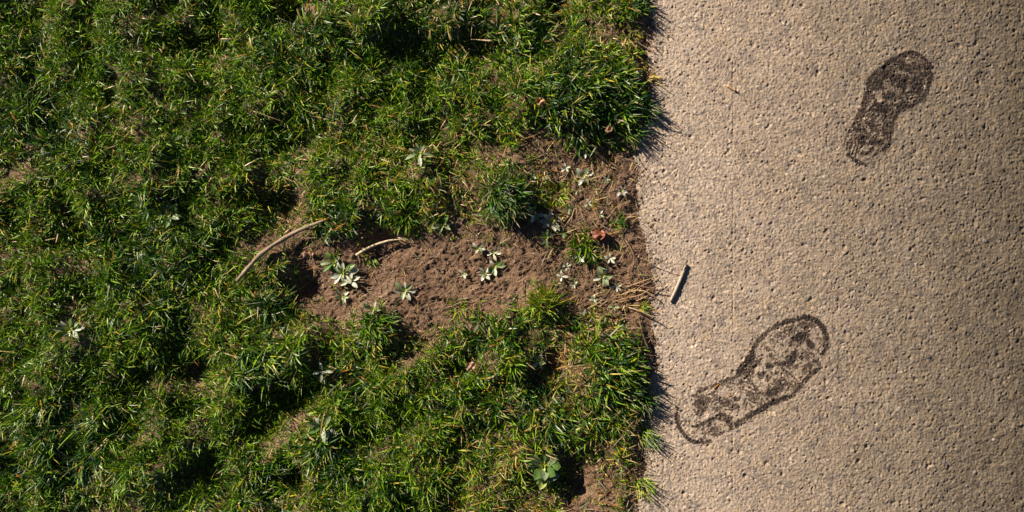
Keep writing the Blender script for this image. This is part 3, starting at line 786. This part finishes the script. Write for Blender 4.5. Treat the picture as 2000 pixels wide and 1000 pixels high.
def footprint(label, origin, sc, strokes, blobs, seed, tread, soleshape, heel):
    ox, oy = origin
    def cv(pts): return [(ox + a / sc, oy + b / sc) for a, b in pts]
    allp = [p for s in strokes for p in cv(s[0])]
    x0 = min(p[0] for p in allp) - 8; x1 = max(p[0] for p in allp) + 8; y0 = min(p[1] for p in allp) - 8; y1 = max(p[1] for p in allp) + 8
    st = .65 / .8
    PX, PY = np.meshgrid(np.arange(x0, x1, st), np.arange(y0, y1, st))
    X, Y = wx(PX), wy(PY)
    n1 = fbm(X, Y, .007, 3, seed); n2 = fbm(X, Y, .0028, 2, seed + 5); n3 = fbm(X, Y, .03, 2, seed + 9)
    relief = (path_z(X, Y) - path_base(X)) / .0012
    PXd = PX + 3.4 * n1; PYd = PY + 3.4 * fbm(X, Y, .007, 2, seed + 50)
    out = np.zeros(X.shape)
    for pts, w, s in strokes:
        d = seg_dist(PXd, PYd, smooth_line(cv(pts)))
        out = np.maximum(out, s * sstep(w / sc * 1.55, w / sc * .1, d))
    inn = np.zeros(X.shape)
    for (bx, by, rx, ry, an, s) in blobs:
        cx_, cy_ = ox + bx / sc, oy + by / sc; ca, sa = math.cos(math.radians(an)), math.sin(math.radians(an))
        u = ((PXd - cx_) * ca + (PYd - cy_) * sa) * sc / rx; v = (-(PXd - cx_) * sa + (PYd - cy_) * ca) * sc / ry
        inn = np.maximum(inn, min(1, s * 1.2) * sstep(1.35, .5, np.hypot(u, v)))
    # curved tread ribs
    tx, ty, tp, ts_ = tread
    rad = np.hypot(PXd - (ox + tx / sc), PYd - (oy + ty / sc))
    rib = sstep(-.6, .6, np.sin((rad + 3 * n3) / (tp * 1.6) * 2 * np.pi) + .8 * n1)
    poly = cv(soleshape); inside = np.zeros(X.shape, bool)
    for (xa, ya), (xb, yb) in zip(poly, poly[1:] + poly[:1]):
        c = ((ya > PY) != (yb > PY)) & (PX < (xb - xa) * (PY - ya) / (yb - ya + 1e-9) + xa); inside ^= c
    inn = np.maximum(inn, ts_ * inside * rib * sstep(-.35, .5, n3 * 1.6))
    fill = inside * sstep(-.3, .5, fbm(X, Y, .016, 2, seed + 70) + .5 * n1) * ts_ * sstep(*heel, PY)
    inn = np.maximum(inn, fill)
    root = bpy.data.objects.new('footprint', None); C.objects.link(root)
    ctr = (float(wx((x0 + x1) / 2)), float(wy((y0 + y1) / 2)), float(path_base(wx((x0 + x1) / 2)))); root.location = ctr
    tag(root, label, 'footprint', 'muddy footprints on the path'); root.empty_display_size = .05
    for nm, F, lift in (('outline_mark', out, .00030), ('tread_mark', inn, .00022)):
        val = F * (1 + .45 * n3 + .3 * fbm(X, Y, .014, 2, seed + 90)) + np.minimum(F, .6) * (.8 * n1 + .95 * n2) - .15 * relief * (F > 0.02)
        keep = (val[:-1, :-1] + val[1:, 1:] + val[1:, :-1] + val[:-1, 1:]) / 4 > .30
        if nm == 'tread_mark': keep &= ~((out + .4 * n2)[:-1, :-1] > .62)
        Z = path_z(X, Y) + lift
        V = np.stack([X, Y, Z], -1).reshape(-1, 3); ny, nx = X.shape
        a = (np.arange(ny - 1)[:, None] * nx + np.arange(nx - 1)[None])[keep].ravel()
        Fq = np.stack([a, a + nx, a + nx + 1, a + 1], -1)
        used, inv = np.unique(Fq, return_inverse=True)
        k = sstep(.28, .85, val).reshape(-1, 1)
        cc = (np.array((.13, .09, .064)) * (1 - k) + np.array((.024, .016, .012)) * k) * (1 + .35 * n2.reshape(-1, 1))
        me = new_mesh(nm, V[used] - np.array(ctr), [inv.reshape(Fq.shape)], M_mud, True, cc[used])
        link(nm, me, root)
UP_OUT = [([(370, 275), (430, 215), (500, 175), (560, 148), (605, 135), (660, 155), (705, 190)], 17, 1.0), ([(720, 205), (737, 250), (732, 310), (710, 380), (675, 435), (620, 480), (570, 492)], 17, .95),
          ([(570, 485), (520, 520), (482, 575), (470, 640), (462, 700), (450, 745), (420, 775)], 15, .9), ([(375, 265), (335, 305), (318, 370), (300, 440), (285, 480)], 18, .95), ([(280, 490), (250, 550), (215, 620)], 11, .75),
          ([(215, 620), (175, 680), (155, 755)], 9, .33), ([(185, 810), (230, 845), (298, 872)], 13, .95), ([(280, 800), (320, 800), (345, 765)], 14, .85), ([(385, 262), (450, 205), (520, 195), (580, 225), (640, 245)], 14, .9)]
UP_IN = [(430, 270, 60, 50, -20, .95), (370, 335, 55, 32, 0, 1.0), (520, 330, 75, 50, 20, .95), (560, 240, 90, 26, 25, .85), (635, 330, 45, 50, 50, .8), (700, 250, 26, 60, 0, .7), (460, 420, 55, 35, 0, .8), (320, 420, 26, 60, 15, .75),
         (400, 500, 70, 30, 30, .75), (540, 480, 45, 22, -20, .85), (430, 570, 40, 32, 0, .55), (320, 600, 60, 60, 0, .42), (440, 640, 40, 50, 20, .75), (285, 710, 42, 42, 20, .9), (375, 725, 70, 26, 0, .75), (300, 660, 18, 45, -35, .6), (235, 700, 50, 50, 0, .3), (380, 380, 30, 18, 0, .7)]
UP_SOLE = [(370, 275), (500, 175), (605, 135), (705, 190), (737, 260), (710, 380), (620, 480), (540, 510), (480, 590), (460, 700), (420, 775), (300, 870), (190, 810), (155, 740), (230, 600), (310, 400), (335, 305)]
footprint('dark muddy footprint at the upper right of the path, short and heavily smeared', (1600, 60), 3.333, UP_OUT, UP_IN, 300, (700, 900, 4.2, .82), UP_SOLE, (305, 255))
LO_OUT = [([(492, 476), (520, 440), (548, 405), (575, 365)], 24, 1.0), ([(572, 355), (588, 310), (640, 240), (720, 180), (800, 150)], 17, .85), ([(790, 158), (830, 143), (880, 132), (935, 125), (995, 160), (1032, 210)], 18, 1.0),
          ([(1025, 205), (1045, 260), (1040, 310), (1020, 352)], 20, .9), ([(965, 400), (1000, 418), (985, 462), (930, 492)], 16, .85), ([(930, 500), (880, 552), (820, 618)], 16, .7), ([(820, 622), (770, 636), (700, 668), (640, 700), (560, 745), (475, 802)], 19, .98),
          ([(480, 500), (440, 512), (390, 535), (330, 558)], 15, .7), ([(330, 560), (280, 575), (235, 592)], 15, .55), ([(442, 825), (430, 775), (400, 738), (350, 752), (290, 785), (210, 818)], 15, .72), ([(105, 700), (96, 750), (110, 810), (145, 865), (190, 905)], 13, .8), ([(190, 905), (250, 915), (312, 903)], 12, .75)]
LO_IN = [(880, 250, 60, 35, -10, .8), (940, 290, 22, 50, -35, .8), (830, 380, 60, 28, -60, .7), (760, 420, 60, 20, 0, .5), (678, 430, 22, 22, 0, .8), (720, 590, 70, 30, -20, .6), (760, 540, 60, 30, 20, .5), (800, 210, 90, 40, -25, .42), (900, 175, 60, 25, 0, .5),
         (260, 680, 40, 80, 20, .45), (420, 660, 70, 30, 20, .4), (400, 760, 60, 22, 0, .5), (350, 850, 60, 30, 0, .35), (650, 500, 50, 26, 30, .5), (560, 470, 30, 26, 0, .4), (470, 640, 20, 15, 0, .7), (930, 440, 50, 30, -40, .45), (590, 620, 60, 30, 0, .35)]
LO_SOLE = [(492, 476), (590, 300), (720, 180), (935, 125), (1032, 210), (1040, 330), (985, 462), (880, 552), (770, 636), (560, 745), (420, 830), (300, 900), (190, 905), (96, 760), (180, 620), (330, 560)]
footprint('brown muddy shoe print at the lower middle of the path, long with a broken outline', (1290, 580), 3.227, LO_OUT, LO_IN, 400, (420, 900, 4.6, .40), LO_SOLE, (960, 800))

# ------------------------------------------------------------------ stones, grit, straw
def rock_mesh(seed, sub=1, sq=.6, col=(.2, .2, .2)):
    import bmesh
    bm = bmesh.new(); bmesh.ops.create_icosphere(bm, subdivisions=sub + 1, radius=1)
    rs = np.random.default_rng(seed)
    for v in bm.verts:
        p = np.array(v.co); k = 1 + .16 * math.sin(3 * p[0] + seed) + .14 * math.sin(4 * p[1] + 2 * seed + p[2]) + rs.normal(0, .05)
        v.co = (p[0] * k, p[1] * k * .85, p[2] * k * sq)
    V = np.array([v.co[:] for v in bm.verts]); F = np.array([[w.index for w in f.verts] for f in bm.faces]); bm.free()
    return new_mesh('stone', V, [F], M_stone, True, np.tile(np.array(col), (len(V), 1)) * rs.uniform(.85, 1.15, (len(V), 1)))
STC = [(.14, .125, .115), (.20, .175, .155), (.26, .22, .18), (.30, .24, .17), (.38, .33, .28), (.095, .085, .08)]
RM = [rock_mesh(i + 1, 1, .55, STC[i % 6]) for i in range(12)]
spots = [(1420, 518, 6, 1), (1815, 697, 6, 5), (1632, 581, 5, 1), (1648, 164, 6, 1), (1806, 75, 5, 0), (1659, 347, 4, 4), (1560, 210, 4, 2), (1722, 462, 6, 1), (1890, 150, 5, 2), (1755, 800, 6, 4), (1900, 260, 6, 0), (1860, 215, 5, 5), (1930, 470, 6, 1), (1848, 905, 6, 0), (1972, 612, 7, 5)]
taken = [(a, b) for a, b, _, _ in spots]
for _ in range(900):
    if len(spots) >= 90: break
    px = 1300 + 700 * math.sqrt(random.random()); py = random.uniform(5, 995)
    if any((px - a) ** 2 + (py - b) ** 2 < 25 ** 2 for a, b in taken): continue
    taken.append((px, py)); spots.append((px, py, random.uniform(2.6, 5.5), random.randrange(6)))
for px, py, r, k in spots:
    x, y = float(wx(px)), float(wy(py))
    o = link('embedded_stone', RM[(k + 6 * random.randrange(2)) % 12], path); rr = r * S
    o.location = (x, y, float(path_base(np.array([x]))[0]) + .0003 - rr * .3); o.scale = (rr, rr, rr * random.uniform(.7, 1)); o.rotation_euler = (0, 0, random.uniform(0, 6.3))

OCT_V = np.array([[1, 0, 0], [-1, 0, 0], [0, 1, 0], [0, -1, 0], [0, 0, 1], [0, 0, -1]], float)
OCT_F = np.array([[0, 2, 4], [2, 1, 4], [1, 3, 4], [3, 0, 4], [2, 0, 5], [1, 2, 5], [3, 1, 5], [0, 3, 5]])
def grains(x, y, z, r, col):
    n = len(x); a = rng.uniform(0, 6.28, n)[:, None]
    v = OCT_V[None] * rng.uniform(.6, 1.3, (n, 6, 1)); v = v + rng.normal(0, .12, v.shape)
    vx = v[..., 0] * np.cos(a) - v[..., 1] * np.sin(a); vy = v[..., 0] * np.sin(a) + v[..., 1] * np.cos(a)
    V = np.stack([x[:, None] + vx * r[:, None], y[:, None] + vy * r[:, None], z[:, None] + v[..., 2] * r[:, None] * .7], -1)
    F = (np.arange(n) * 6)[:, None, None] + OCT_F[None]
    return V.reshape(-1, 3), [F.reshape(-1, 3)], np.repeat(col, 6, 0)
n = 14000
x = rng.uniform(-.62, .03, n); y = rng.uniform(-.42, .42, n); ok = rng.random(n) < (1 - density(x, y)) ** 1.5; x, y = x[ok], y[ok]
r = .0004 + .0022 * rng.random(len(x)) ** 4; z = top_z(x, y) + r * .3
col = np.array((.25, .165, .115)) * rng.uniform(.5, 1.4, (len(x), 1)); V, F, cc = grains(x, y, z, r, col)
tag(link('soil_crumbs', new_mesh('soil_crumbs', V, F, M_crumb, False, cc)), 'loose brown soil crumbs scattered over the bare ground', 'soil crumbs', kind='stuff')
n = 13000
e0 = rng.uniform(-.41, .41, n); x = edge_x(e0) - .004 + np.abs(rng.normal(0, .022, n)) * (rng.random(n) < .75) + rng.random(n) ** 3 * .5 ; y = e0
r = .0003 + .0010 * rng.random(n) ** 4; z = path_z(x, y) + r * .4
mixc = rng.random((n, 1)) * np.where(x < edge_x(y) + .03, .8, 1)[:, None]; col = np.where(mixc < .6, np.array((.36, .27, .18)), np.where(mixc < .8, np.array((.22, .15, .10)), np.where(mixc < .93, np.array((.15, .14, .14)), np.array((.6, .55, .5))))) * rng.uniform(.8, 1.2, (n, 1))
V, F, cc = grains(x, y, z, r, col)
tag(link('sand_grit', new_mesh('sand_grit', V, F, M_stone, False, cc)), 'fine loose sand and grit strewn over the path', 'grit', kind='stuff')

# loose straw and dead blades lying on the soil
acc = Acc(); n = 19000
x = rng.uniform(-.62, .03, n); y = rng.uniform(-.41, .41, n)
dr = dryness(x, y); dn = density(x, y); px, py = pxx(x), pyy(y)
wgt = .22 * dr + 1.3 * np.exp(-(((px - 1110) / 50) ** 2 + ((py - 725) / 45) ** 2)) + .5 * np.exp(-(((px - 1235) / 40) ** 2 + ((py - 900) / 110) ** 2)) + .35 * np.exp(-(((px - 1170) / 80) ** 2 + ((py - 390) / 110) ** 2)) + .3 * np.exp(-(((px - 1200) / 70) ** 2 + ((py - 590) / 60) ** 2))
wgt = wgt * np.where((dn < .2) & (px < 1050), .6, 1) * np.where((dn > .75) & (px < 1040), .25, 1)
ok = (rng.random(n) < wgt) & (x < edge_x(y) + rng.exponential(.008, n)); x, y = x[ok], y[ok]; m = len(x)
az = rng.uniform(0, 2 * np.pi, m); L = rng.uniform(.008, .026, m)
z = top_z(x, y) + rng.uniform(.0005, .004, m) + .010 * density(x, y) * rng.random(m)
k = rng.random((m, 1)) * np.where(density(x, y) < .35, 1, .75)[:, None]; col = np.where(k < .34, PALA['straw'], np.where(k < .44, np.array((.34, .16, .03)), np.where(k < .5, PALA['silver'], np.array((.22, .145, .09))))) * rng.uniform(.7, 1.2, (m, 1))
acc.add(*blade_mesh_arrays(np.stack([x, y, z], -1), L, rng.uniform(.0006, .0016, m), az, rng.uniform(1.15, 1.5, m), rng.uniform(.0, .35, m), col, None, rng.normal(0, .8, m)))
tag(link('loose_straw', acc.mesh('loose_straw', M_dry)), 'loose dry straw and dead blades strewn on the soil', 'straw', kind='stuff')

acc = Acc(); n = 5200
x = rng.uniform(-.60, .02, n); y = rng.uniform(-.30, .22, n); ok = (density(x, y) < .3) & (x < edge_x(y) + .002); x, y = x[ok], y[ok]; m = len(x)
az = np.where(rng.random(m) < .6, rng.normal(.7, .35, m), rng.uniform(0, 6.28, m)); L = rng.uniform(.006, .02, m)
col = np.array((.26, .175, .115)) * rng.uniform(.45, 1.5, (m, 1))
acc.add(*blade_mesh_arrays(np.stack([x, y, top_z(x, y) + .0006], -1), L, rng.uniform(.0004, .001, m), az, rng.uniform(1.3, 1.5, m), rng.uniform(0, .2, m), col, None, rng.normal(0, .9, m)))
tag(link('root_fibres', acc.mesh('root_fibres', M_dry)), 'fine brown root fibres pressed into the bare soil', 'root fibres', kind='stuff')

# small orange scraps on the lower footprint
for (a, b, lb) in (([(1394, 758), (1400, 752), (1405, 749)], None, 'orange grass scrap on the upper rim of the lower footprint'), ([(1420, 770), (1425, 772), (1429, 771)], None, 'tiny orange grass scrap inside the heel of the lower footprint')):
    lying('grass_scrap', a, [.5, .8, .4], lb, 'grass scrap', (.55, .22, .03), [.6, .8, .5], None, M_dry, .03, nseg=6)
tot = sum(len(o.data.polygons) for o in scene.objects if o.type == 'MESH')
print('polygons', tot, 'objects', len(scene.objects))
